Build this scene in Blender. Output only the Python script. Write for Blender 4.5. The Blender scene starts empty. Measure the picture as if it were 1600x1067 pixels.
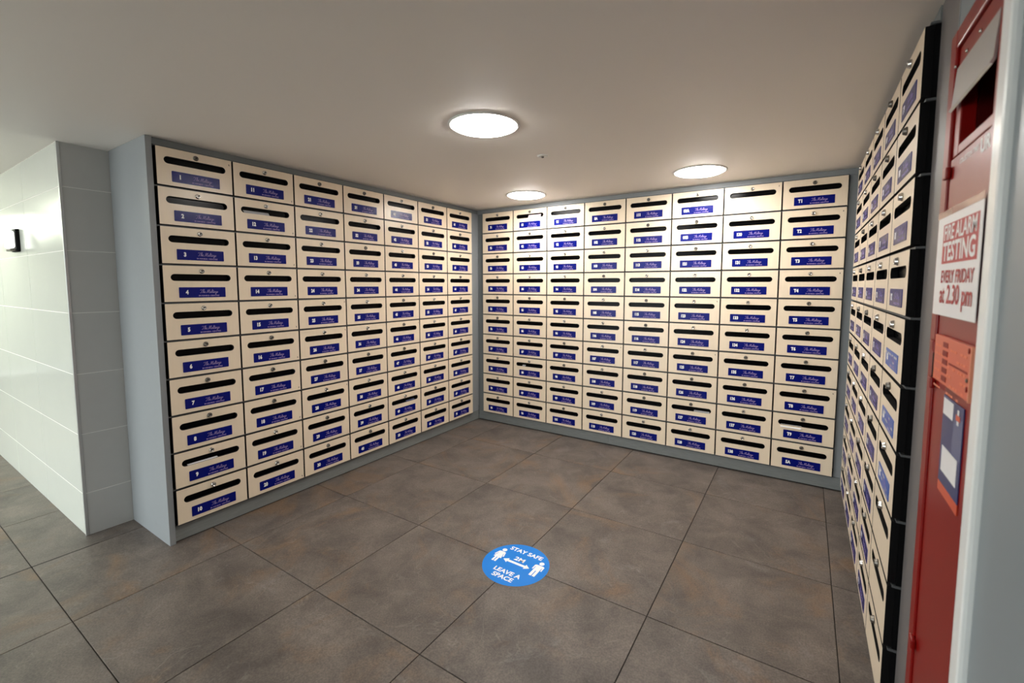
import bpy, bmesh, math, random
from mathutils import Matrix, Vector
random.seed(7)
scene = bpy.context.scene
col = scene.collection

# ------------------------------------------------------------------ camera, world, exposure
F_PX = 701.72
cam_data = bpy.data.cameras.new('camera')
cam_data.sensor_width = 36.0
cam_data.lens = F_PX / 1600.0 * 36.0
cam_data.shift_x = -(802.3 - 800.0) / 1600.0
cam_data.shift_y = -(533.5 - 500.7) / 1600.0
cam_data.clip_start = 0.02
cam_data.dof.use_dof = True
cam_data.dof.focus_distance = 2.3
cam_data.dof.aperture_fstop = 3.2
cam = bpy.data.objects.new('camera', cam_data)
cam.location = (2.5654, -3.2862, 1.26)
cam.rotation_euler = (math.pi / 2 - 0.0791, 0, 0.5753)
col.objects.link(cam)
scene.camera = cam

world = bpy.data.worlds.new('world')
world.use_nodes = True
world.node_tree.nodes['Background'].inputs['Color'].default_value = (0.95, 0.98, 1.0, 1)
world.node_tree.nodes['Background'].inputs['Strength'].default_value = 3.6
scene.world = world
# daylight comes in through an assumed, unseen glazed entrance added behind the camera
GX0, GX1, GZ0, GZ1, GY = -3.3, 1.0, 0.06, 1.86, -5.2
pd = bpy.data.lights.new('entrance_portal', 'AREA')
pd.shape = 'RECTANGLE'; pd.size = GX1 - GX0; pd.size_y = GZ1 - GZ0
pd.cycles.is_portal = True
portal = bpy.data.objects.new('entrance_portal', pd)
portal.location = ((GX0 + GX1) / 2, GY - 0.12, (GZ0 + GZ1) / 2)
portal.rotation_euler = (math.pi / 2, 0, 0)
col.objects.link(portal)
vs = scene.view_settings
vs.view_transform = 'Standard'
vs.look = 'None'
vs.exposure = 1.15
vs.gamma = 1.0
vs.use_curve_mapping = False

DOWNLIGHT = 34.0       # emission of the round ceiling lights over the mailboxes
HALL_FILL = 7.0       # unseen round ceiling lights added in the hall for ambient fill
CORRIDOR_LIGHT = 22.0  # tube lights in the side corridor

# ------------------------------------------------------------------ key dimensions (metres)
W, H = 0.3316, 0.1812          # mailbox pitch
ZT = 1.898                     # top of the mailboxes
LX, LY = 0.0547, -2.416        # left bank: door plane x, start y
BX, BY = 0.1, 0.0              # back bank: start x, door plane y
RX, RY = 2.7857, -0.1058       # right bank: door plane x, start y
ZC = 1.935                     # ceiling
LYE = LY + 7 * W
BXE = BX + 8 * W
RYE = RY - 5 * W
REC = 0.024                    # frame set back behind the doors
DEP = 0.40

# ------------------------------------------------------------------ materials
def lin(c):
    return tuple((v / 12.92 if v <= 0.04045 else ((v + 0.055) / 1.055) ** 2.4) for v in [x / 255 for x in c]) + (1,)

def mat(name, rgb, rough=0.5, metal=0.0, spec=0.5, var=0.0, scale=20, stretch=(1, 1, 1), bump=0.0, emit=None, estr=0.0, rough_var=0.0):
    m = bpy.data.materials.new(name)
    m.use_nodes = True
    nt = m.node_tree
    b = nt.nodes['Principled BSDF']
    c = lin(rgb)
    b.inputs['Base Color'].default_value = c
    b.inputs['Roughness'].default_value = rough
    b.inputs['Metallic'].default_value = metal
    b.inputs['Specular IOR Level'].default_value = spec
    if emit:
        b.inputs['Emission Color'].default_value = emit + (1,)
        b.inputs['Emission Strength'].default_value = estr
    if var or bump or rough_var:
        tc = nt.nodes.new('ShaderNodeTexCoord')
        oi = nt.nodes.new('ShaderNodeObjectInfo')
        off = nt.nodes.new('ShaderNodeVectorMath'); off.operation = 'MULTIPLY_ADD'
        comb = nt.nodes.new('ShaderNodeCombineXYZ')
        mul = nt.nodes.new('ShaderNodeMath'); mul.operation = 'MULTIPLY'; mul.inputs[1].default_value = 37.0
        nt.links.new(oi.outputs['Random'], mul.inputs[0])
        for k in range(3):
            nt.links.new(mul.outputs[0], comb.inputs[k])
        off.inputs[1].default_value = stretch
        nt.links.new(tc.outputs['Object'], off.inputs[0])
        nt.links.new(comb.outputs[0], off.inputs[2])
        nz = nt.nodes.new('ShaderNodeTexNoise')
        nz.inputs['Scale'].default_value = scale
        nz.inputs['Detail'].default_value = 5
        nt.links.new(off.outputs[0], nz.inputs['Vector'])
        if var:
            mix = nt.nodes.new('ShaderNodeMix'); mix.data_type = 'RGBA'
            mix.inputs['A'].default_value = tuple(v * (1 - var) for v in c[:3]) + (1,)
            mix.inputs['B'].default_value = tuple(min(1, v * (1 + var)) for v in c[:3]) + (1,)
            nt.links.new(nz.outputs['Fac'], mix.inputs['Factor'])
            nt.links.new(mix.outputs['Result'], b.inputs['Base Color'])
        if rough_var:
            mr = nt.nodes.new('ShaderNodeMapRange')
            mr.inputs['To Min'].default_value = rough - rough_var
            mr.inputs['To Max'].default_value = rough + rough_var
            nt.links.new(nz.outputs['Fac'], mr.inputs['Value'])
            nt.links.new(mr.outputs['Result'], b.inputs['Roughness'])
        if bump:
            bp = nt.nodes.new('ShaderNodeBump')
            bp.inputs['Strength'].default_value = bump
            bp.inputs['Distance'].default_value = 0.01
            nt.links.new(nz.outputs['Fac'], bp.inputs['Height'])
            nt.links.new(bp.outputs['Normal'], b.inputs['Normal'])
    return m

def floor_tile_material():
    m = bpy.data.materials.new('slate_tile')
    m.use_nodes = True
    nt = m.node_tree; N = nt.nodes; Lk = nt.links
    b = N['Principled BSDF']
    tc = N.new('ShaderNodeTexCoord'); oi = N.new('ShaderNodeObjectInfo')
    mul = N.new('ShaderNodeMath'); mul.operation = 'MULTIPLY'; mul.inputs[1].default_value = 91.0
    Lk.new(oi.outputs['Random'], mul.inputs[0])
    comb = N.new('ShaderNodeCombineXYZ')
    for k in range(3):
        Lk.new(mul.outputs[0], comb.inputs[k])
    add = N.new('ShaderNodeVectorMath'); add.operation = 'MULTIPLY_ADD'
    add.inputs[1].default_value = (1, 1, 1)
    Lk.new(tc.outputs['Object'], add.inputs[0]); Lk.new(comb.outputs[0], add.inputs[2])
    def noise(scale, detail, rough, dist=0.0):
        n = N.new('ShaderNodeTexNoise')
        n.inputs['Scale'].default_value = scale; n.inputs['Detail'].default_value = detail
        n.inputs['Roughness'].default_value = rough; n.inputs['Distortion'].default_value = dist
        Lk.new(add.outputs[0], n.inputs['Vector'])
        return n
    def ramp(src, p0, p1, c0, c1):
        r = N.new('ShaderNodeValToRGB')
        r.color_ramp.elements[0].position = p0; r.color_ramp.elements[0].color = c0
        r.color_ramp.elements[1].position = p1; r.color_ramp.elements[1].color = c1
        Lk.new(src.outputs['Fac'], r.inputs['Fac'])
        return r
    base = ramp(noise(5, 8, 0.65, 0.4), 0.3, 0.72, lin((79, 72, 68)), lin((122, 112, 104)))
    rust = ramp(noise(2.6, 6, 0.62, 0.8), 0.53, 0.71, (0, 0, 0, 1), (0.7, 0.7, 0.7, 1))
    pale = ramp(noise(3.1, 7, 0.7, 1.6), 0.60, 0.72, (0, 0, 0, 1), (0.45, 0.45, 0.45, 1))
    vn = noise(2.4, 3, 0.5, 2.2)
    vein = N.new('ShaderNodeValToRGB')
    e = vein.color_ramp.elements
    e[0].position = 0.0; e[0].color = (0, 0, 0, 1)
    e[1].position = 1.0; e[1].color = (0, 0, 0, 1)
    for pos, val in ((0.596, 0.0), (0.6, 0.22), (0.604, 0.0)):
        q = e.new(pos); q.color = (val, val, val, 1)
    Lk.new(vn.outputs['Fac'], vein.inputs['Fac'])
    grit = ramp(noise(160, 2, 0.6), 0.35, 0.7, (0.72, 0.72, 0.72, 1), (1.12, 1.12, 1.12, 1))
    m1 = N.new('ShaderNodeMix'); m1.data_type = 'RGBA'
    Lk.new(rust.outputs['Color'], m1.inputs['Factor']); Lk.new(base.outputs['Color'], m1.inputs['A'])
    m1.inputs['B'].default_value = lin((130, 102, 75))
    m2 = N.new('ShaderNodeMix'); m2.data_type = 'RGBA'
    Lk.new(pale.outputs['Color'], m2.inputs['Factor']); Lk.new(m1.outputs['Result'], m2.inputs['A'])
    m2.inputs['B'].default_value = lin((134, 129, 127))
    m3 = N.new('ShaderNodeMix'); m3.data_type = 'RGBA'; m3.blend_type = 'MULTIPLY'
    m3.inputs['Factor'].default_value = 1.0
    Lk.new(m2.outputs['Result'], m3.inputs['A']); Lk.new(grit.outputs['Color'], m3.inputs['B'])
    m4 = N.new('ShaderNodeMix'); m4.data_type = 'RGBA'
    Lk.new(vein.outputs['Color'], m4.inputs['Factor']); Lk.new(m3.outputs['Result'], m4.inputs['A'])
    m4.inputs['B'].default_value = lin((168, 162, 156))
    Lk.new(m4.outputs['Result'], b.inputs['Base Color'])
    b.inputs['Roughness'].default_value = 0.5
    b.inputs['Specular IOR Level'].default_value = 0.4
    bp = N.new('ShaderNodeBump'); bp.inputs['Strength'].default_value = 0.25; bp.inputs['Distance'].default_value = 0.003
    Lk.new(noise(40, 6, 0.6).outputs['Fac'], bp.inputs['Height'])
    Lk.new(bp.outputs['Normal'], b.inputs['Normal'])
    return m

M = dict(
    beech=mat('beech_laminate', (233, 216, 192), 0.3, var=0.045, scale=9, stretch=(7, 1, 0.5)),
    black=mat('black_edging', (9, 9, 11), 0.6, spec=0.15),
    inner=mat('dark_box_interior', (10, 10, 12), 0.7, spec=0.1),
    flap=mat('black_slot_flap', (5, 5, 6), 0.2, spec=0.07),
    plate=mat('royal_blue_plastic', (3, 15, 108), 0.26, spec=0.2),
    plate_alt=mat('bright_blue_plastic', (52, 92, 178), 0.3),
    white_print=mat('white_print', (245, 245, 245), 0.5),
    lilac_print=mat('lilac_print', (158, 138, 192), 0.5),
    chrome=mat('chrome', (205, 203, 200), 0.22, metal=1.0),
    chrome_dark=mat('worn_chrome', (120, 116, 110), 0.4, metal=1.0),
    grey=mat('grey_laminate', (138, 142, 145), 0.42, var=0.03, scale=30),
    grey_dark=mat('grey_frame', (116, 121, 123), 0.5),
    shelf=mat('grey_shelf_edge', (88, 90, 92), 0.5, spec=0.3),
    plinth=mat('grey_wood_grain_plinth', (124, 128, 128), 0.5, var=0.25, scale=14, stretch=(1.2, 1.2, 14)),
    seal=mat('dark_seal', (30, 28, 26), 0.7),
    tile_wall=mat('white_wall_tile', (200, 203, 196), 0.17, var=0.025, scale=6),
    tile_short=mat('darker_satin_tile', (184, 183, 180), 0.45, var=0.03, scale=18),  # short face: darker and less glossy than the corridor tiles
    grout=mat('pale_grout', (228, 227, 222), 0.8),
    floor_grout=mat('dark_grout', (48, 44, 41), 0.9),
    slate=floor_tile_material(),
    ceiling=mat('ceiling_paint', (238, 233, 227), 0.55, bump=0.02, scale=60),
    wall=mat('painted_wall', (200, 198, 192), 0.7, var=0.02),
    wall_grey=mat('grey_painted_wall', (132, 141, 146), 0.4, var=0.04, scale=4),
    pilaster=mat('taupe_grey_panel', (112, 108, 108), 0.45, var=0.03, scale=8),
    trim_white=mat('white_gloss_trim', (240, 243, 243), 0.22),
    steel_trim=mat('steel_trim', (205, 208, 208), 0.28, metal=0.7),
    red=mat('post_box_red', (132, 14, 11), 0.3, spec=0.3, var=0.05, scale=6),
    red_dark=mat('deep_red', (128, 4, 6), 0.4, spec=0.2),
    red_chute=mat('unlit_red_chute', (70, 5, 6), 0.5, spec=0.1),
    hood=mat('brushed_steel', (206, 208, 210), 0.3, metal=0.8, var=0.05, scale=60, stretch=(1, 1, 8)),
    void=mat('black_void', (6, 6, 7), 0.9),
    paper=mat('white_paper', (232, 232, 234), 0.35, var=0.02),
    paper_old=mat('grey_paper', (190, 190, 192), 0.5, var=0.05),
    pink=mat('pink_print', (214, 190, 196), 0.4, var=0.3, scale=25),
    print_red=mat('red_print', (176, 30, 38), 0.45),
    orange=mat('orange_plastic', (208, 84, 52), 0.3, var=0.04),
    orange_pale=mat('faded_orange_edge', (222, 150, 118), 0.4),
    orange_text=mat('pale_orange_lettering', (228, 126, 92), 0.4),
    navy=mat('navy_print', (38, 50, 104), 0.3, var=0.25, scale=14),
    navy2=mat('steel_blue_print', (84, 94, 134), 0.3),
    tape=mat('clear_tape', (150, 98, 92), 0.15),
    sticker=mat('sky_blue_vinyl', (0, 126, 222), 0.45, spec=0.25),
    sticker_white=mat('white_vinyl', (240, 243, 246), 0.5),
    lamp_rim=mat('white_lamp_rim', (225, 224, 220), 0.4),
    diffuser=mat('lit_diffuser', (255, 255, 255), 0.5, emit=(1.0, 0.965, 0.91), estr=DOWNLIGHT),
    diffuser_hall_fill=mat('hall_fill_diffuser', (255, 255, 255), 0.5, emit=(1.0, 0.965, 0.91), estr=HALL_FILL),
    tube=mat('lit_tube', (255, 255, 255), 0.5, emit=(0.92, 1.0, 0.80), estr=CORRIDOR_LIGHT),
    paving=mat('outdoor_paving', (150, 148, 142), 0.8, var=0.1),
    lens=mat('white_plastic_lens', (244, 246, 240), 0.25, emit=(0.97, 1.0, 0.93), estr=0.8),
)

def glass_material():
    m = bpy.data.materials.new('clear_glass')
    m.use_nodes = True
    nt = m.node_tree
    nt.nodes.remove(nt.nodes['Principled BSDF'])
    tr = nt.nodes.new('ShaderNodeBsdfTransparent'); tr.inputs['Color'].default_value = (0.96, 0.98, 0.97, 1)
    gl = nt.nodes.new('ShaderNodeBsdfGlossy'); gl.inputs['Roughness'].default_value = 0.02
    mx = nt.nodes.new('ShaderNodeMixShader'); mx.inputs[0].default_value = 0.07
    nt.links.new(tr.outputs[0], mx.inputs[1]); nt.links.new(gl.outputs[0], mx.inputs[2])
    nt.links.new(mx.outputs[0], nt.nodes['Material Output'].inputs['Surface'])
    return m
M['glass'] = glass_material()

# ------------------------------------------------------------------ mesh helpers
class MB:
    def __init__(self):
        self.v, self.f, self.m, self.mats, self.sm = [], [], [], [], []
    def mi(self, m):
        if m not in self.mats:
            self.mats.append(m)
        return self.mats.index(m)
    def faces(self, vs_, fs_, m, smooth=False):
        o = len(self.v); k = self.mi(m)
        self.v += [tuple(p) for p in vs_]
        for f in fs_:
            self.f.append(tuple(o + i for i in f)); self.m.append(k); self.sm.append(smooth)
        return self
    def box(self, x0, x1, y0, y1, z0, z1, m, bev=0.0):
        if bev > 0:
            bm = bmesh.new()
            bmesh.ops.create_cube(bm, size=1)
            for v in bm.verts:
                v.co = ((x0 + x1) / 2 + v.co.x * (x1 - x0), (y0 + y1) / 2 + v.co.y * (y1 - y0), (z0 + z1) / 2 + v.co.z * (z1 - z0))
            bmesh.ops.bevel(bm, geom=list(bm.edges), offset=bev, segments=2, profile=0.5, affect='EDGES')
            bm.verts.index_update()
            self.faces([v.co.copy() for v in bm.verts], [[v.index for v in f.verts] for f in bm.faces], m)
            bm.free()
            return self
        vs_ = [(x, y, z) for z in (z0, z1) for y in (y0, y1) for x in (x0, x1)]
        self.faces(vs_, [(0, 2, 3, 1), (4, 5, 7, 6), (0, 1, 5, 4), (2, 6, 7, 3), (0, 4, 6, 2), (1, 3, 7, 5)], m)
        return self
    def lathe(self, prof, m, n=24, axis='Z', c=(0, 0, 0), smooth=True):
        vs_, fs_ = [], []
        for r, h in prof:
            for i in range(n):
                a = 2 * math.pi * i / n
                p = (r * math.cos(a), r * math.sin(a), h)
                if axis == 'Y':
                    p = (p[0], -p[2], p[1])
                elif axis == 'X':
                    p = (p[2], p[0], p[1])
                vs_.append((p[0] + c[0], p[1] + c[1], p[2] + c[2]))
        for k in range(len(prof) - 1):
            for i in range(n):
                j = (i + 1) % n
                fs_.append((k * n + i, k * n + j, (k + 1) * n + j, (k + 1) * n + i))
        if prof[-1][0] > 1e-6:
            fs_.append(tuple((len(prof) - 1) * n + i for i in range(n)))
        if prof[0][0] > 1e-6:
            fs_.append(tuple(reversed(range(n))))
        self.faces(vs_, fs_, m, smooth)
        return self
    def data(self, name):
        me = bpy.data.meshes.new(name)
        me.from_pydata(self.v, [], self.f)
        for m in self.mats:
            me.materials.append(m)
        me.polygons.foreach_set('material_index', self.m)
        me.polygons.foreach_set('use_smooth', self.sm)
        me.update()
        return me
    def build(self, name, parent=None):
        return obj(name, self.data(name), parent)

def obj(name, data, parent=None, loc=None, rot=None):
    o = bpy.data.objects.new(name, data)
    col.objects.link(o)
    if parent is not None:
        o.parent = parent
    if loc is not None:
        o.location = loc
    if rot is not None:
        o.rotation_euler = rot
    return o

def tag(o, label, cat, group=None):
    o['label'] = label; o['category'] = cat
    if group:
        o['group'] = group
    return o

def empty(name, loc=(0, 0, 0), rz=0.0):
    return obj(name, None, None, loc, (0, 0, rz))

def structure(o):
    o['kind'] = 'structure'
    return o

def poly_prism(pts, y0, y1, m, mb=None):
    """outline in x,z extruded along y"""
    mb = mb or MB()
    n = len(pts)
    vs_ = [(x, y0, z) for x, z in pts] + [(x, y1, z) for x, z in pts]
    fs_ = [tuple(range(n)), tuple(reversed(range(n, 2 * n)))]
    fs_ += [(i, i + n, (i + 1) % n + n, (i + 1) % n) for i in range(n)]
    return mb.faces(vs_, fs_, m)

def round_rect(x0, x1, z0, z1, r, n=4):
    out = []
    for cx, cz, a0 in ((x1 - r, z0 + r, -90), (x1 - r, z1 - r, 0), (x0 + r, z1 - r, 90), (x0 + r, z0 + r, 180)):
        for k in range(n + 1):
            a = math.radians(a0 + 90 * k / n)
            out.append((cx + r * math.cos(a), cz + r * math.sin(a)))
    return out

# text: curves are turned into meshes in one go, standing in x,z and facing -y
_text_jobs = []
def text_mesh(key, body, size, m, sx=1.0, bold=0.0, shear=0.0, align='CENTER', flat=False, res=2, width=None, fontgap=1.0):
    cu = bpy.data.curves.new('text_' + key, 'FONT')
    cu.body = body; cu.size = size; cu.offset = bold; cu.shear = shear
    cu.align_x = align; cu.align_y = 'CENTER'; cu.resolution_u = res
    cu.space_character = fontgap
    cu.fill_mode = 'FRONT'
    o = bpy.data.objects.new('text_' + key, cu)
    col.objects.link(o)
    _text_jobs.append([o, m, sx, flat, width, None])
    return len(_text_jobs) - 1

def run_text():
    bpy.context.view_layer.update()
    dg = bpy.context.evaluated_depsgraph_get()
    for j in _text_jobs:
        o, m, sx, flat, width, _ = j
        me = bpy.data.meshes.new_from_object(o.evaluated_get(dg))
        me.name = 'lettering'
        if width:
            xs = [v.co.x for v in me.vertices]
            sx = width / (max(xs) - min(xs))
        if flat:
            T = Matrix(((sx, 0, 0, 0), (0, 1, 0, 0), (0, 0, 1, 0), (0, 0, 0, 1)))
        else:
            T = Matrix(((sx, 0, 0, 0), (0, 0, -1, 0), (0, 1, 0, 0), (0, 0, 0, 1)))
        me.transform(T)
        me.materials.clear(); me.materials.append(m)
        j[5] = me
    for j in _text_jobs:
        cu = j[0].data
        bpy.data.objects.remove(j[0]); bpy.data.curves.remove(cu)

# ------------------------------------------------------------------ room shell
X0, X1, Y0, Y1 = -7.0, 3.25, -5.2, 0.5
fl = structure(MB().box(X0, X1, Y0, Y1, -0.06, -0.0035, M['floor_grout']).build('floor'))
TX, TY, TS = 0.3113, -2.2511, 0.6
tile_me = MB().box(-0.2983, 0.2983, -0.2983, 0.2983, -0.012, 0.0, M['slate'], bev=0.0012).data('tile')
for i in range(-13, 5):
    for j in range(-5, 5):
        xa, xb = TX + i * TS, TX + (i + 1) * TS
        ya, yb = TY + j * TS, TY + (j + 1) * TS
        if xb < X0 + 0.3 or xa > 2.78 or yb < Y0 or ya > 0.0:
            continue
        if xb < -0.45 and ya > -2.65:
            continue
        t = obj('tile', tile_me, fl, ((xa + xb) / 2, (ya + yb) / 2, 0), (0, 0, random.choice((0, math.pi / 2, math.pi, -math.pi / 2))))
# a wider movement joint runs one tile out from the mailboxes (dark line proud of the grout)
MB().box(TX - TS - 0.0042, TX - TS + 0.0042, Y0, -2.62, -0.004, 0.0004, M['floor_grout']).build('movement_joint', fl)

structure(MB().box(X0, X1, Y0, Y1, ZC, ZC + 0.1, M['ceiling']).build('ceiling'))

# block behind the tiled wall and the left bank
WX, WY = -0.42, -2.635      # finished faces of the tiled corner
wl = structure(MB().box(X0, WX - 0.0008, WY + 0.0008, Y1, 0, ZC, M['grout']).build('wall_left'))
zs = [0.0, 0.216] + [0.216 + 0.3023 * k for k in range(1, 6)] + [ZC]
G = 0.0016
for a, b in zip(zs[:-1], zs[1:]):
    MB().box(WX - 0.009, WX, WY + 0.005, -2.438, a + G, b - G, M['tile_short'], bev=0.0004).build('wall_tile', wl)
    xs = [WX - 0.004, -1.12, -1.82, -2.52, -3.22, -3.92, -4.62, -5.32, -6.02, X0]
    for p, q in zip(xs[:-1], xs[1:]):
        MB().box(q + G, p - G, WY, WY + 0.009, a + G, b - G, M['tile_wall'], bev=0.0004).build('wall_tile', wl)
structure(MB().box(WX - 0.010, WX + 0.0018, WY - 0.0018, WY + 0.009, 0.0, ZC, M['steel_trim'], bev=0.001).build('trim_1'))

structure(MB().box(WX, X1, 0.43, Y1, 0, ZC, M['wall']).build('wall_back'))
wf = MB()
wf.box(X0, GX0, Y0 - 0.1, Y0, 0, ZC, M['wall']); wf.box(GX1, X1, Y0 - 0.1, Y0, 0, ZC, M['wall'])
wf.box(GX0, GX1, Y0 - 0.1, Y0, GZ1, ZC, M['wall']); wf.box(GX0, GX1, Y0 - 0.1, Y0, 0, GZ0, M['wall'])
structure(wf.build('wall_front'))
wn = structure(obj('assumed_window_1', None, None, ((GX0 + GX1) / 2, Y0 - 0.05, GZ0)))  # assumed entrance glazing, out of view, added to let daylight in
hw, hh = (GX1 - GX0) / 2, GZ1 - GZ0
for k in range(5):
    xm = -hw + 0.02 + k * (2 * hw - 0.04) / 4
    MB().box(xm - 0.02, xm + 0.02, -0.03, 0.03, 0.0, hh, M['grey_dark']).build('mullion', wn)
    if k < 4:
        MB().box(xm + 0.02, xm + (2 * hw - 0.04) / 4 - 0.02, -0.004, 0.004, 0.0, hh, M['glass']).build('pane', wn)
structure(MB().box(X0 - 4, X1 + 4, Y0 - 9, Y0 - 0.11, -0.08, -0.02, M['paving']).build('ground'))
structure(MB().box(X0 - 0.1, X0, Y0, WY, 0, ZC, M['wall']).build('wall_end'))

# right hand side: panel next to the mailboxes, wall over and beside the post box
PBY0, PBY1, PBZ = -1.934, -2.284, 1.783
RW = 2.815
wr = structure(MB().box(RW, X1, PBY0, RYE - 0.001, 0, ZC, M['pilaster']).build('wall_right'))
MB().box(3.2, X1, RYE, 0.43, 0, ZC, M['wall']).build('rear_wall', wr)
MB().box(RW, X1, PBY1, PBY0 - 0.001, PBZ + 0.001, ZC, M['wall_grey']).build('panel_over_post_box', wr)
MB().box(RW - 0.001, RW + 0.02, PBY0 - 0.004, PBY0 + 0.001, PBZ, ZC, M['grey']).build('panel_joint', wr)
MB().box(RW - 0.006, X1, Y0, PBY1 - 0.046, 0, ZC, M['wall_grey']).build('near_wall', wr)
structure(MB().box(RW - 0.018, RW + 0.03, PBY1 - 0.045, PBY1 - 0.001, 0, ZC, M['trim_white'], bev=0.006).build('trim_2'))

# ------------------------------------------------------------------ cabinet surrounds
def surround(name, label, parts):
    r = empty(name, parts[0])
    tag(r, label, 'cabinet surround')
    inv = Vector(parts[0])
    for pname, boxes, m in parts[1:]:
        mb = MB()
        for b in boxes:
            mb.box(b[0] - inv.x, b[1] - inv.x, b[2] - inv.y, b[3] - inv.y, b[4] - inv.z, b[5] - inv.z, m, *b[6:])
        mb.build(pname, r)
    return r

fx = LX - REC       # frame planes
fy = BY + REC
frx = RX + REC
ZB = ZT - 10 * H    # bottom of the doors
SH = 0.0028         # half thickness of shelf edges
left_parts = [(fx, (LY + LYE) / 2, 0),
    ('end_panel', [(WX + 0.002, fx + 0.014, LY - 0.030, LY - 0.005, 0, ZC - 0.001, 0.001)], M['grey']),
    ('top_filler', [(fx - DEP, fx - 0.003, LY - 0.004, fy, ZT + 0.001, ZC - 0.001)], M['grey_dark']),
    ('plinth', [(fx - 0.03, fx, LY - 0.004, fy - 0.001, 0.006, ZB - 0.002)], M['plinth']),
    ('floor_seal', [(fx - 0.028, fx - 0.006, LY - 0.004, fy - 0.001, 0.0, 0.006)], M['seal']),
    ('corner_post', [(fx - 0.03, fx, LYE + 0.002, fy, ZB, ZT)], M['grey'])]
for k in range(0, 11):
    z = ZT - k * H
    left_parts.append(('shelf', [(fx - DEP + 0.03, LX - 0.010, LY - 0.004, LYE + 0.001, z - SH, z + SH)], M['shelf']))
surround('mailbox_surround', 'grey laminate surround with end panel beside the tiled wall, framing mailboxes 1 to 70', left_parts)

px = [fx + 0.001, 0.82, 1.31, frx]
back_parts = [((fx + frx) / 2, fy, 0),
    ('top_filler', [(fx, frx, fy - 0.001, fy + DEP, ZT + 0.001, ZC - 0.001)], M['grey']),
    ('corner_post', [(fx + 0.001, BX - 0.002, fy, fy + 0.03, ZB, ZT)], M['grey_dark']),
    ('corner_post', [(BXE + 0.002, frx, fy, fy + 0.03, ZB, ZT)], M['grey'])]
for a, b in zip(px[:-1], px[1:]):
    back_parts.append(('plinth', [(a + 0.0007, b - 0.0007, fy, fy + 0.03, 0.008, ZB - 0.002)], M['plinth']))
back_parts.append(('floor_seal', [(px[0], px[-1], fy + 0.006, fy + 0.03, 0.0, 0.008)], M['seal']))
for k in range(0, 11):
    z = ZT - k * H
    back_parts.append(('shelf', [(BX - 0.001, BXE + 0.001, BY + 0.010, fy + DEP - 0.03, z - SH, z + SH)], M['shelf']))
surround('mailbox_surround', 'grey laminate surround with corner posts framing mailboxes 71 to 138 and T1 to T9', back_parts)

right_parts = [(frx, (RY + RYE) / 2, 0),
    ('top_filler', [(frx + 0.002, frx + 0.37, RYE, fy - 0.002, ZT + 0.001, ZC - 0.001)], M['grey_dark']),
    ('plinth', [(frx + 0.001, frx + 0.03, RYE, fy - 0.001, 0.006, ZB - 0.002)], M['plinth']),
    ('corner_post', [(frx + 0.001, frx + 0.03, RY + 0.002, fy - 0.001, ZB, ZT)], M['grey'])]
for k in range(0, 11):
    z = ZT - k * H
    right_parts.append(('shelf', [(RX + 0.010, frx + 0.34, RYE + 0.0005, RY + 0.001, z - SH, z + SH)], M['shelf']))
surround('mailbox_surround', 'grey surround of the mailbox bank next to the red post box', right_parts)

# ------------------------------------------------------------------ mailbox parts (shared meshes)
DW, DZ0, DZ1, DT = (W - 0.0085) / 2, 0.0068, H - 0.0034, 0.018
SZ, SHW, SR = H - 0.0592, 0.132, 0.0165
def door_mesh():
    bm = bmesh.new()
    outer = round_rect(-DW, DW, DZ0, DZ1, 0.0012, 1)
    inner = []
    for k in range(9):
        a = math.radians(-90 + 180 * k / 8)
        inner.append((SHW - SR + SR * math.cos(a), SZ + SR * math.sin(a)))
    for k in range(9):
        a = math.radians(90 + 180 * k / 8)
        inner.append((-SHW + SR + SR * math.cos(a), SZ + SR * math.sin(a)))
    mb = MB()
    es = []
    for loop in (outer, inner):
        vs_ = [bm.verts.new((x, 0, z)) for x, z in loop]
        es += [bm.edges.new((vs_[i], vs_[(i + 1) % len(vs_)])) for i in range(len(vs_))]
    bmesh.ops.triangle_fill(bm, use_beauty=True, use_dissolve=False, edges=es)
    bm.verts.index_update()
    vv = [v.co.copy() for v in bm.verts]
    ff = []
    for f in bm.faces:
        idx = [v.index for v in f.verts]
        if f.normal.y > 0:
            idx.reverse()
        ff.append(idx)
    bm.free()
    mb.faces(vv, ff, M['beech'])
    mb.faces([(v.x, DT, v.z) for v in vv], [list(reversed(f)) for f in ff], M['black'])
    for loop, flip in ((outer, False), (inner, True)):
        n = len(loop)
        vs_ = [(x, 0, z) for x, z in loop] + [(x, DT, z) for x, z in loop]
        fs_ = [(i, i + n, (i + 1) % n + n, (i + 1) % n) for i in range(n)]
        if flip:
            fs_ = [tuple(reversed(f)) for f in fs_]
        mb.faces(vs_, fs_, M['black'])
    return mb.data('door')
door_me = door_mesh()
def body_mesh():
    mb = MB()
    a, z0, z1, y0, y1, t = W / 2 - 0.0035, 0.004, H - 0.004, DT + 0.0005, 0.36, 0.002
    mb.box(-a, -a + t, y0, y1, z0, z1, M['inner']); mb.box(a - t, a, y0, y1, z0, z1, M['inner'])
    mb.box(-a + t, a - t, y0, y1, z0, z0 + t, M['inner']); mb.box(-a + t, a - t, y0, y1, z1 - t, z1, M['inner'])
    mb.box(-a + t, a - t, y1 - t, y1, z0 + t, z1 - t, M['inner'])
    return mb.data('box_body')
body_me = body_mesh()
flap_me = MB().box(-0.142, 0.142, DT + 0.001, DT + 0.003, SZ - 0.024, SZ + 0.024, M['flap']).data('slot_flap')
LZ = H - 0.0272
lock_me = MB().lathe([(0.0118, 0.0), (0.0118, 0.003), (0.0105, 0.0045), (0.0092, 0.009), (0.0085, 0.0100), (0.0066, 0.0100), (0.0062, 0.0085), (0.0, 0.0085)], M['chrome'], 20, 'Y', (0, 0, LZ)).data('lock')
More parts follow.
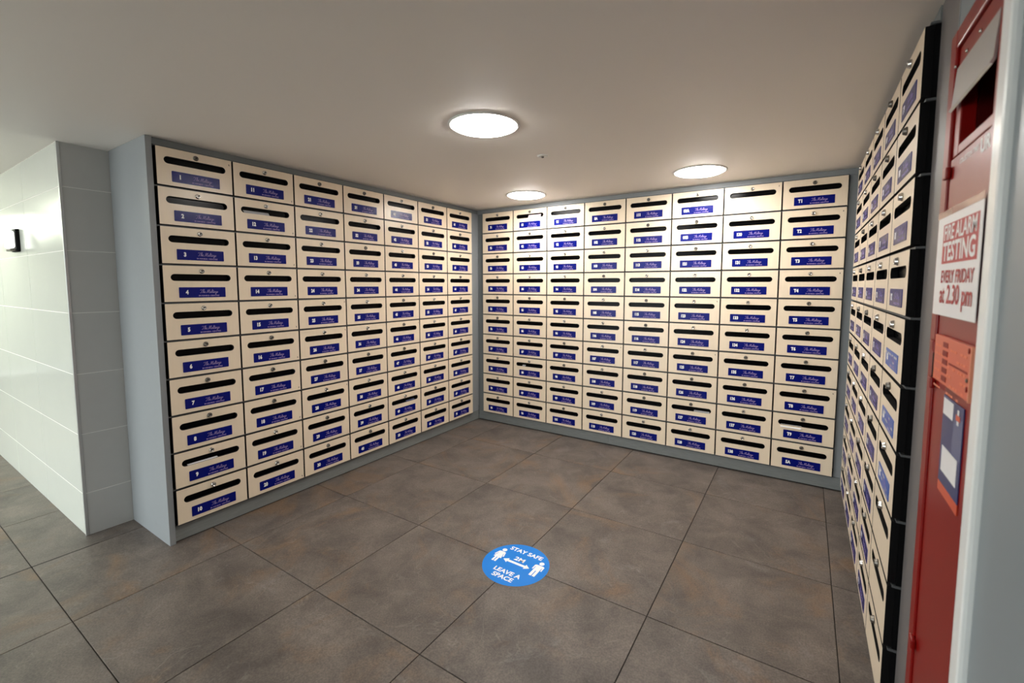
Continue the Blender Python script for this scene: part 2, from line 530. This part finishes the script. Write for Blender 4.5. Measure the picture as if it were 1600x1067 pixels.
lock2_me = MB().lathe([(0.0118, 0.0), (0.0118, 0.003), (0.0105, 0.0045), (0.0092, 0.009), (0.0085, 0.0100), (0.0066, 0.0100), (0.0062, 0.0085), (0.0, 0.0085)], M['chrome_dark'], 20, 'Y', (0, 0, LZ)).data('lock')
key_me = MB().box(-0.0012, 0.0012, -0.0092, -0.0084, -0.0042, 0.0042, M['black']).data('keyhole')
PZ = H - 0.131
plate_me = poly_prism(round_rect(-0.1025, 0.1025, PZ - 0.0252, PZ + 0.0252, 0.003, 3), -0.0016, -0.00005, M['plate']).data('name_plate')
mark_me = MB().box(-0.0016, 0.0016, -0.0003, 0.0001, -0.0042, 0.0042, M['black']).data('chip_mark')

# cursive lettering drawn with strokes
GL = {
 'T': (0.72, [[(-.1, .78), (.05, .98), (.4, .92), (.85, 1.02)], [(.48, .95), (.42, .5), (.3, .1), (.12, -.02), (0, .12)]]),
 'h': (0.46, [[(0, .0), (.18, .5), (.3, 1.0), (.2, 1.04), (.12, .6), (.08, 0)], [(.08, .2), (.22, .46), (.32, .42), (.3, .08), (.46, .04)]]),
 'e': (0.36, [[(0, .06), (.24, .3), (.22, .46), (.1, .42), (.06, .14), (.16, .0), (.38, .1)]]),
 ' ': (0.3, []),
 'M': (1.02, [[(-.15, .1), (-.05, 0), (.12, .2), (.38, 1.0), (.42, .5), (.44, .04)], [(.44, .04), (.62, .6), (.88, 1.0), (.82, .5), (.82, .1), (.94, 0), (1.04, .1)]]),
 'a': (0.44, [[(.32, .4), (.16, .46), (.04, .2), (.12, 0), (.26, .14), (.34, .44), (.32, .08), (.46, .06)]]),
 'l': (0.28, [[(0, .06), (.2, .6), (.26, 1.0), (.14, .98), (.08, .4), (.12, .02), (.3, .08)]]),
 't': (0.3, [[(.0, .06), (.16, .5), (.2, .82), (.12, .3), (.16, .02), (.32, .08)], [(0, .56), (.36, .6)]]),
 'i': (0.24, [[(0, .06), (.12, .44), (.1, .1), (.16, .0), (.26, .08)], [(.15, .62), (.18, .68)]]),
 'n': (0.46, [[(0, .06), (.1, .44), (.08, 0)], [(.08, .2), (.24, .46), (.3, .36), (.3, .06), (.48, .06)]]),
 'g': (0.42, [[(.3, .4), (.14, .46), (.04, .2), (.14, .04), (.26, .2), (.32, .44), (.26, -.2), (.08, -.42), (0, -.26), (.2, -.05), (.44, .08)]]),
 's': (0.3, [[(0, .06), (.18, .46), (.24, .2), (.16, .0), (.02, .04)]]),
}
def script_mesh(word, x0, x1, z0, height, half, m):
    mb = MB()
    tot = sum(GL[c][0] for c in word)
    k = (x1 - x0) / tot
    cx = 0.0
    for c in word:
        for st in GL[c][1]:
            pts = []
            for i in range(len(st) - 1):           # smooth the stroke
                p0 = Vector(st[max(i - 1, 0)]); p1 = Vector(st[i]); p2 = Vector(st[i + 1]); p3 = Vector(st[min(i + 2, len(st) - 1)])
                for s in range(3):
                    t = s / 3
                    pts.append(0.5 * (2 * p1 + (p2 - p0) * t + (2 * p0 - 5 * p1 + 4 * p2 - p3) * t * t + (3 * p1 - p0 - 3 * p2 + p3) * t ** 3))
            pts.append(Vector(st[-1]))
            P = [Vector((x0 + (cx + p.x + 0.22 * p.y) * k, z0 + p.y * height)) for p in pts]
            vs_, fs_ = [], []
            for i, p in enumerate(P):
                d = (P[min(i + 1, len(P) - 1)] - P[max(i - 1, 0)])
                if d.length < 1e-9:
                    d = Vector((1, 0))
                d.normalize()
                n = Vector((-d.y, d.x)) * half * (1.25 if abs(d.y) > 0.6 else 0.8)
                vs_ += [(p.x + n.x, -0.0021, p.y + n.y), (p.x - n.x, -0.0021, p.y - n.y)]
            for i in range(len(P) - 1):
                fs_.append((2 * i, 2 * i + 1, 2 * i + 3, 2 * i + 2))
            mb.faces(vs_, fs_, m)
        cx += GL[c][0]
    return mb.data('script_lettering')
script_me = script_mesh('The Maltings', -0.014, 0.066, PZ - 0.0035, 0.0170, 0.00052, M['lilac_print'])
small_job = text_mesh('sub', 'BUSINESS CENTRE', 0.0085, M['lilac_print'], width=0.092, bold=0.0002, res=1)

# ------------------------------------------------------------------ mailbox positions and numbers
ORD = ['first', 'second', 'third', 'fourth', 'fifth', 'sixth', 'seventh', 'eighth', 'ninth', 'tenth']
boxes = []      # (x, y, z, rz, number, label, group, right bank flags)
for c in range(7):
    for r in range(10):
        n = str(c * 10 + r + 1)
        boxes.append(dict(loc=(LX, LY + (c + .5) * W, ZT - (r + 1) * H), rz=math.pi / 2, num=n, c=c, r=r, bank='L',
            label='mailbox numbered %s, %s row from the ceiling, %s column from the tiled wall' % (n, ORD[r], ORD[c]), group='mailboxes beside the tiled wall'))
back_cols = [[str(71 + r) for r in range(10)], [str(81 + r) for r in range(10)], [str(91 + r) for r in range(9)] + ['101'],
    ['8A'] + [str(102 + r) for r in range(9)], [str(111 + r) for r in range(10)], ['00A', '00B'] + [str(121 + r) for r in range(8)],
    [None] + [str(130 + r) for r in range(9)], ['T%d' % (r + 1) for r in range(9)] + ['5A']]
for c in range(8):
    for r in range(10):
        n = back_cols[c][r]
        lab = ('mailbox plated %s, %s row from the ceiling, %s column from the corner by mailbox 70' % (n, ORD[r], ORD[c])) if n else 'beech-fronted mailbox without any name plate, beside mailbox T1 near the ceiling'
        boxes.append(dict(loc=(BX + (c + .5) * W, BY, ZT - (r + 1) * H), rz=0.0, num=n, c=c, r=r, bank='B', label=lab, group='mailboxes between the two corner posts'))
ORD = ['first', 'second', 'third', 'fourth', 'fifth', 'sixth', 'seventh', 'eighth', 'ninth', 'tenth']
COLN = ['column nearest the corner post', 'fourth column from the red post box', 'third column from the red post box', 'second column from the red post box', 'column beside the red post box']
for c in range(5):
    for r in range(10):
        n = str(139 + c * 10 + r)
        st = 'with blue plate'
        if c == 4 and r in (4, 5, 6):
            st = 'with patterned plate'
        if c == 4 and r > 6:
            n = None; st = 'without plate'
        boxes.append(dict(loc=(RX, RY - (c + .5) * W, ZT - (r + 1) * H), rz=-math.pi / 2, num=n, c=c, r=r, bank='R', alt=(c == 4 and r in (4, 5, 6)),
            label='mailbox %s, %s row from the ceiling, %s' % (st, ORD[r], COLN[c]), group='mailboxes next to the red post box'))
for b in boxes:
    if b['num']:
        b['job'] = text_mesh(b['num'], b['num'], 0.0265, M['white_print'], sx=0.80, bold=0.0015, res=2, fontgap=1.02)

# other lettering
JW, JS = M['sticker_white'], M['sticker_white']
j_stay = text_mesh('stay', 'STAY SAFE', 0.036, JS, width=0.172, bold=0.0011, flat=True, res=4)
j_2m = text_mesh('2m', '2M', 0.036, JS, width=0.052, bold=0.0011, flat=True, res=4)
j_leave = text_mesh('leave', 'LEAVE A', 0.036, JS, width=0.136, bold=0.0011, flat=True, res=4)
j_space = text_mesh('space', 'SPACE', 0.036, JS, width=0.104, bold=0.0011, flat=True, res=4)
j_fire = text_mesh('fire', 'FIRE ALARM', 0.041, M['paper'], width=0.206, bold=0.0007, res=3)
j_test = text_mesh('test', 'TESTING', 0.050, M['paper'], width=0.208, bold=0.0013, res=3)
j_every = text_mesh('every', 'EVERY FRIDAY', 0.034, M['print_red'], width=0.214, bold=0.0007, res=3)
j_at = text_mesh('at', 'at 2.30 pm', 0.050, M['print_red'], width=0.214, bold=0.0010, res=3)
j_coll = text_mesh('coll', 'COLLECTION TIMES', 0.0135, M['white_print'], width=0.118, bold=0.0002, res=2)
j_coll2 = text_mesh('coll2', 'UR', 0.034, M['white_print'], width=0.052, bold=0.0012, res=3)
run_text()
small_me = _text_jobs[small_job][5]

for b in boxes:
    root = empty('mailbox', b['loc'], b['rz'])
    tag(root, b['label'], 'mailbox', b['group'])
    obj('door', door_me, root)
    obj('box_body', body_me, root)
    obj('slot_flap', flap_me, root)
    lk = obj('lock', lock2_me if random.random() < 0.35 else lock_me, root)
    obj('keyhole', key_me, lk, (0, 0, LZ), (0, random.choice((0.0, 0.5, -0.6, 1.2, 0.8)), 0))
    if b['num']:
        dx = random.uniform(-.0012, .0012); ry = random.uniform(-.006, .006)
        pl = obj('name_plate', plate_me, root, (dx, 0, 0))
        if b.get('alt'):
            me = plate_me.copy(); me.materials.clear(); me.materials.append(M['plate_alt']); pl.data = me
            zz = [PZ + 0.014, PZ - 0.004, PZ - 0.018]
            mb = MB()
            for q in range(9):
                x = -0.09 + q * 0.021 + random.uniform(-.004, .004); z = random.choice(zz)
                mb.box(x - 0.011, x + 0.011, -0.0019, -0.0017, z - 0.003, z + 0.003, M['paper_old'])
            mb.build('pale_pattern', pl)['label'] = 'pale streaks over the bright blue plate'
        nj = _text_jobs[b['job']][5]
        obj('number', nj, pl, (-0.069, -0.0021, PZ))
        obj('script_lettering', script_me, pl)
        obj('small_lettering', small_me, pl, (0.026, -0.0021, PZ - 0.0165))
    mk = None
    if b['bank'] == 'L' and b['c'] == 1: mk = (0.150, 0.022)
    if b['bank'] == 'L' and b['c'] in (0,) and b['r'] == 0: mk = (0.150, 0.155)
    if b['bank'] == 'L' and b['c'] in (2, 4, 6) and b['r'] in (4, 5, 7, 9): mk = (0.152, 0.158)
    if b['num'] in ('T2', 'T4', 'T8', '123', '125', '83', '107') or (b['bank'] == 'B' and b['num'] is None): mk = (0.146, 0.156)
    if mk:
        obj('chip_mark', mark_me, root, (mk[0], 0, mk[1]), (0, random.uniform(-.5, .5), 0))

# ------------------------------------------------------------------ mail showing in the slots
def find(n):
    return next(b for b in boxes if b['num'] == n)
def mail(name, n, label, cat, x0, x1, zlo, zhi, ya, yb, m, ry=0.0):
    """thin folded sheet leaning inside the slot of one mailbox: bottom edge at depth ya, top at yb"""
    b = find(n)
    mb = MB(); t = 0.0012
    z0, z1 = SZ + zlo, SZ + zhi
    vs_ = [(x0, ya, z0), (x1, ya, z0), (x1, yb, z1), (x0, yb, z1), (x0, ya + t, z0 - t), (x1, ya + t, z0 - t), (x1, yb + t, z1 - t), (x0, yb + t, z1 - t)]
    mb.faces(vs_, [(0, 1, 2, 3), (7, 6, 5, 4), (0, 4, 5, 1), (1, 5, 6, 2), (2, 6, 7, 3), (3, 7, 4, 0)], m)
    o = mb.build(name)
    o.location = b['loc']; o.rotation_euler = (0, ry, b['rz'])
    tag(o, label, cat)
    return o
mail('envelope', '12', 'grey-white envelope lying in the slot of mailbox 12', 'envelope', -0.115, 0.02, -0.0155, -0.0005, 0.003, 0.0165, M['paper_old'])
mail('leaflet', '81', 'pink and white leaflet curling in the slot of mailbox 81', 'leaflet', -0.02, 0.10, -0.0150, 0.009, 0.004, 0.0165, M['pink'])
mail('envelope', '9', 'thin white envelope edge in the slot of mailbox 9', 'envelope', -0.105, 0.03, -0.0160, -0.0128, 0.004, 0.0160, M['paper'])
mail('envelope', '127', 'pale envelope lying in the slot of mailbox 127', 'envelope', 0.02, 0.12, -0.0155, -0.008, 0.004, 0.0165, M['paper_old'])
mail('envelope', '49', 'blue-grey envelope lying in the slot of mailbox 49', 'envelope', 0.02, 0.105, -0.0155, -0.010, 0.004, 0.0165, M['navy2'])
mail('letter', '88', 'small white paper corner in the slot of mailbox 88', 'letter', -0.075, -0.045, -0.0155, -0.004, 0.004, 0.0165, M['paper_old'])
mail('envelope', 'T9', 'white envelope poking out of the slot of mailbox T9', 'envelope', -0.118, -0.005, -0.0300, -0.0145, -0.0065, 0.012, M['paper'])

# ------------------------------------------------------------------ ceiling lights and detector
def downlight(x, y, m, label, group):
    r = empty('ceiling_light', (x, y, ZC))
    tag(r, label, 'ceiling light', group)
    MB().lathe([(0.152, 0.0), (0.152, -0.003), (0.146, -0.006), (0.136, -0.004), (0.136, 0.0)], M['lamp_rim'], 48).build('rim', r)
    MB().lathe([(0.1355, -0.0005), (0.1345, -0.006), (0.126, -0.011), (0.10, -0.016), (0.06, -0.019), (0.0, -0.020)], m, 48).build('diffuser', r)
    return r
downlight(1.392, -1.707, M['diffuser'], 'round lit ceiling light out over the floor sticker', None)
downlight(2.007, -0.385, M['diffuser'], 'round lit ceiling light close above mailbox 00A', None)
downlight(0.771, -0.345, M['diffuser'], 'round lit ceiling light close above mailbox 91', None)
for (x, y) in ((0.6, -4.5), (2.1, -4.5), (-1.0, -4.6)):  # out-of-view lamps added behind the camera as ambient fill
    downlight(x, y, M['diffuser_hall_fill'], 'unseen round ceiling light added in the hall for ambient fill', 'added hall fill lights')
for x in (-2.3, -4.3, -6.2):
    r = empty('tube_light', (x, -3.3, ZC))
    tag(r, 'long lit tube light over the tiled corridor', 'ceiling light', 'corridor tube lights')
    MB().box(-0.62, 0.62, -0.06, 0.06, -0.03, -0.0005, M['lamp_rim'], 0.006).build('housing', r)
    MB().box(-0.6, 0.6, -0.045, 0.045, -0.045, -0.031, M['tube'], 0.006).build('diffuser', r)

r = empty('smoke_detector', (1.381, -1.179, ZC))
tag(r, 'small flush white ceiling sensor between the round lights', 'sensor')
MB().lathe([(0.028, 0.0), (0.028, -0.003), (0.024, -0.006), (0.012, -0.007), (0.011, -0.004), (0.0, -0.004)], M['lamp_rim'], 28).build('rim', r)
MB().lathe([(0.007, -0.004), (0.006, -0.012), (0.0, -0.013)], M['chrome_dark'], 16).build('sensor_head', r)

# ------------------------------------------------------------------ wall unit on the corridor tiles
r = empty('wall_light', (-1.32, WY, 1.452))
tag(r, 'small black-backed wall light with white front on the white tiles', 'wall light')
MB().box(-0.06, 0.06, -0.018, 0.0, 0.0, 0.13, M['black'], 0.004).build('back_box', r)
MB().box(-0.053, 0.053, -0.048, -0.0185, 0.018, 0.12, M['lens'], 0.012).build('front_cover', r)
MB().box(-0.053, 0.053, -0.042, -0.0185, 0.004, 0.0165, M['chrome_dark'], 0.003).build('lower_grille', r)

# ------------------------------------------------------------------ floor sticker
st = obj('floor_sticker', MB().lathe([(0.1525, 0.0), (0.1525, 0.0006), (0.0, 0.0006)], M['sticker'], 64, smooth=False).data('floor_sticker'), None, (1.518, -1.652, 0.0))
tag(st, 'round blue floor sticker reading STAY SAFE 2M LEAVE A SPACE', 'sticker')
SZT = 0.0009
for nme, j, x, y in (('lettering', j_stay, 0.0, 0.093), ('lettering', j_2m, 0.0, 0.034), ('lettering', j_leave, 0.0, -0.073), ('lettering', j_space, 0.0, -0.109)):
    obj(nme, _text_jobs[j][5], st, (x, y, SZT))
def flat_poly(polys, m, name, parent, loc):
    mb = MB()
    for p in polys:
        mb.faces([(x, y, 0) for x, y in p], [tuple(range(len(p)))], m)
    return obj(name, mb.data(name), parent, loc)
flat_poly([[(-.069, 0), (-.045, -.017), (-.045, -.007), (.045, -.007), (.045, -.017), (.069, 0), (.045, .017), (.045, .007), (-.045, .007), (-.045, .017)]], JW, 'arrow', st, (0, 0.003, SZT))
def circ(cx, cy, r_, n=16):
    return [(cx + r_ * math.cos(2 * math.pi * i / n), cy + r_ * math.sin(2 * math.pi * i / n)) for i in range(n)]
body_m = [[(-.017, .030), (.017, .030), (.023, .026), (.024, .021), (.024, -.006), (.0185, -.006), (.0165, .016), (.0150, .016), (.0150, -.052), (.002, -.052), (.002, -.012), (-.002, -.012), (-.002, -.052), (-.0150, -.052), (-.0150, .016), (-.0165, .016), (-.0185, -.006), (-.024, -.006), (-.024, .021), (-.023, .026)], circ(0, .0445, .0118)]
body_f = [[(-.012, .030), (.012, .030), (.018, .026), (.026, -.004), (.0205, -.007), (.0145, .012), (.0128, .012), (.021, -.020), (.0115, -.020), (.0115, -.052), (.002, -.052), (.002, -.020), (-.002, -.020), (-.002, -.052), (-.0115, -.052), (-.0115, -.020), (-.021, -.020), (-.0128, .012), (-.0145, .012), (-.0205, -.007), (-.026, -.004), (-.018, .026)], circ(0, .0445, .0118)]
flat_poly(body_f, JW, 'woman_pictogram', st, (-0.101, 0.018, SZT))
flat_poly(body_m, JW, 'man_pictogram', st, (0.101, 0.018, SZT))

# ------------------------------------------------------------------ red post box in the wall
# local frame: x runs from the mailboxes towards the hall, front faces -y, placed on the wall facing -x
PX = 2.805
pb = empty('post_box', (PX, PBY0, 0), -math.pi / 2)
tag(pb, 'tall red metal post box set in the wall beside the mailboxes', 'post box')
PW = PBY0 - PBY1
MB().box(0.001, PW - 0.001, 0.30, 0.302, 0.0, PBZ, M['void']).build('back_panel', pb)
fr = MB()
fr.box(0.001, 0.045, 0.0, 0.30, 0.0, PBZ, M['red'], 0.003)
fr.box(0.045, PW - 0.001, 0.0, 0.30, 1.745, PBZ, M['red'], 0.003)
fr.box(PW - 0.040, PW - 0.001, 0.0, 0.30, 0.0, 1.745, M['red'], 0.003)
fr.build('outer_frame', pb)
head = MB()
head.box(0.047, PW - 0.042, 0.006, 0.03, 1.700, 1.743, M['red'], 0.002)
head.box(0.047, 0.086, 0.006, 0.03, 1.522, 1.700, M['red'], 0.002)
head.box(PW - 0.055, PW - 0.042, 0.006, 0.03, 1.522, 1.700, M['red'], 0.002)
head.box(0.086, PW - 0.055, 0.006, 0.03, 1.522, 1.541, M['red'], 0.002)
head.build('aperture_frame', pb)
ch = MB()
ch.box(0.086, PW - 0.055, 0.12, 0.123, 1.535, 1.70, M['void'])
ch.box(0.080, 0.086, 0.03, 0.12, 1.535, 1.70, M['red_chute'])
ch.box(0.086, PW - 0.055, 0.03, 0.12, 1.530, 1.535, M['void'])
ch.build('chute', pb)
hd = MB()
x0, x1 = 0.055, PW - 0.047
prof = [(0.002, 1.700), (-0.003, 1.625), (-0.007, 1.617), (-0.003, 1.614), (0.001, 1.622), (0.005, 1.698)]
n = len(prof)
hd.faces([(x0, y, z) for y, z in prof] + [(x1, y, z) for y, z in prof], [tuple(reversed(range(n))), tuple(range(n, 2 * n))] + [(i, (i + 1) % n, (i + 1) % n + n, i + n) for i in range(n)], M['hood'])
hood = hd.build('metal_hood', pb); hood['label'] = 'brushed steel hood over the slot'
for hx in (0.052, 0.13, 0.21):
    MB().lathe([(0.004, 0.0), (0.003, 0.003), (0.0, 0.0035)], M['chrome'], 12, 'Y', (hx, 0.001, 1.706)).build('rivet', hood)
dr = MB().box(0.049, PW - 0.043, 0.004, 0.03, 0.02, 1.519, M['red'], 0.003).build('door', pb)
MB().box(0.0455, 0.0485, 0.008, 0.03, 0.02, 1.519, M['void']).build('door_gap', pb)
for hz in (1.492, 1.13, 1.05, 0.45):
    MB().box(0.036, 0.064, -0.006, 0.0035, hz - 0.012, hz + 0.012, M['red'], 0.003).build('hinge', dr)
MB().box(0.049, 0.056, -0.002, 0.0035, 1.06, 1.115, M['void'], 0.001).build('latch', dr)
obj('lettering', _text_jobs[j_coll][5], pb, (0.178, 0.0035, 1.500))
obj('lettering', _text_jobs[j_coll2][5], pb, (0.270, 0.0035, 1.497))
# orange collection plate
cp = MB().box(0.083, 0.329, -0.006, 0.0036, 1.065, 1.158, M['orange'], 0.0015).build('collection_plate', pb)
cp['label'] = 'orange plastic collection plate with dark red squares'
MB().box(0.3292, 0.333, -0.007, 0.0036, 1.065, 1.158, M['orange_pale']).build('plate_edge', cp)
for q in range(6):
    z = 1.150 - q * 0.0165
    MB().box(0.152, 0.187, -0.0066, -0.0061, z - 0.0115, z + 0.0015 - 0.003, M['red_dark']).build('square', cp)
    zz = z - 0.0145
    mb = MB()
    xx = 0.098
    while xx < 0.30:
        wd = random.uniform(0.008, 0.02)
        if not (0.140 < xx < 0.187) and not (xx > 0.187 and random.random() < 0.35):
            mb.box(xx, xx + wd, -0.0064, -0.0061, zz, zz + 0.004, M['orange_text'])
        xx += wd + 0.004
    mb.build('raised_lettering', cp)['kind'] = 'stuff'
MB().box(0.20, 0.315, -0.0065, -0.0061, 1.110, 1.1135, M['red_dark']).build('score_line', cp)
for sx_, sz_ in ((0.318, 1.150), (0.318, 1.085)):
    MB().lathe([(0.005, 0.0), (0.005, 0.001), (0.0, 0.001)], M['red_dark'], 12, 'Y', (sx_, -0.006, sz_)).build('screw_cap', cp)
MB().lathe([(0.004, 0.0), (0.003, 0.002), (0.0, 0.002)], M['chrome_dark'], 12, 'Y', (0.318, -0.006, 1.100)).build('screw', cp)

# fire alarm notice taped to the box
nt_ = empty('notice', (PX - 0.0075, PBY0, 0), -math.pi / 2)
tag(nt_, 'white paper notice reading FIRE ALARM TESTING taped to the red post box', 'notice')
MB().box(0.052, 0.342, -0.0006, 0.0, 1.199, 1.399, M['paper']).build('paper_sheet', nt_)
MB().box(0.048, 0.346, -0.0010, -0.0007, 1.396, 1.409, M['tape']).build('tape', nt_)
MB().box(0.100, 0.326, -0.0009, -0.00065, 1.302, 1.380, M['print_red']).build('red_panel', nt_)
for j, zz, xx in ((j_fire, 1.3610, 0.213), (j_test, 1.3235, 0.213), (j_every, 1.275, 0.213), (j_at, 1.240, 0.213)):
    obj('lettering', _text_jobs[j][5], nt_, (xx, -0.0013, zz))

# blue poster
po = empty('poster', (PX - 0.0012 + 0.0045, PBY0, 0), -math.pi / 2)
tag(po, 'narrow dark blue poster with white squares and red foot on the post box', 'poster')
MB().box(0.144, 0.279, -0.0012, 0.0, 0.870, 1.043, M['navy']).build('blue_sheet', po)
MB().box(0.144, 0.279, -0.0012, 0.0, 0.850, 0.8695, M['orange']).build('red_foot', po)
MB().box(0.147, 0.215, -0.0016, -0.0013, 1.006, 1.038, M['paper']).build('white_square', po)
w2 = MB().box(0.158, 0.262, -0.0016, -0.0013, 0.894, 0.944, M['paper']).build('white_square', po)
MB().box(0.222, 0.279, -0.0015, -0.0013, 0.945, 1.02, M['navy2']).build('pale_figure', po)
lg = MB()
lg.box(0.236, 0.262, -0.0020, -0.0016, 1.014, 1.024, M['orange'])
lg.build('emblem_bar', po)
MB().box(0.244, 0.254, -0.0020, -0.0016, 1.0245, 1.034, M['paper']).build('emblem_crown', po)
MB().box(0.243, 0.255, -0.0020, -0.0016, 1.006, 1.0135, M['paper']).build('emblem_foot', po)
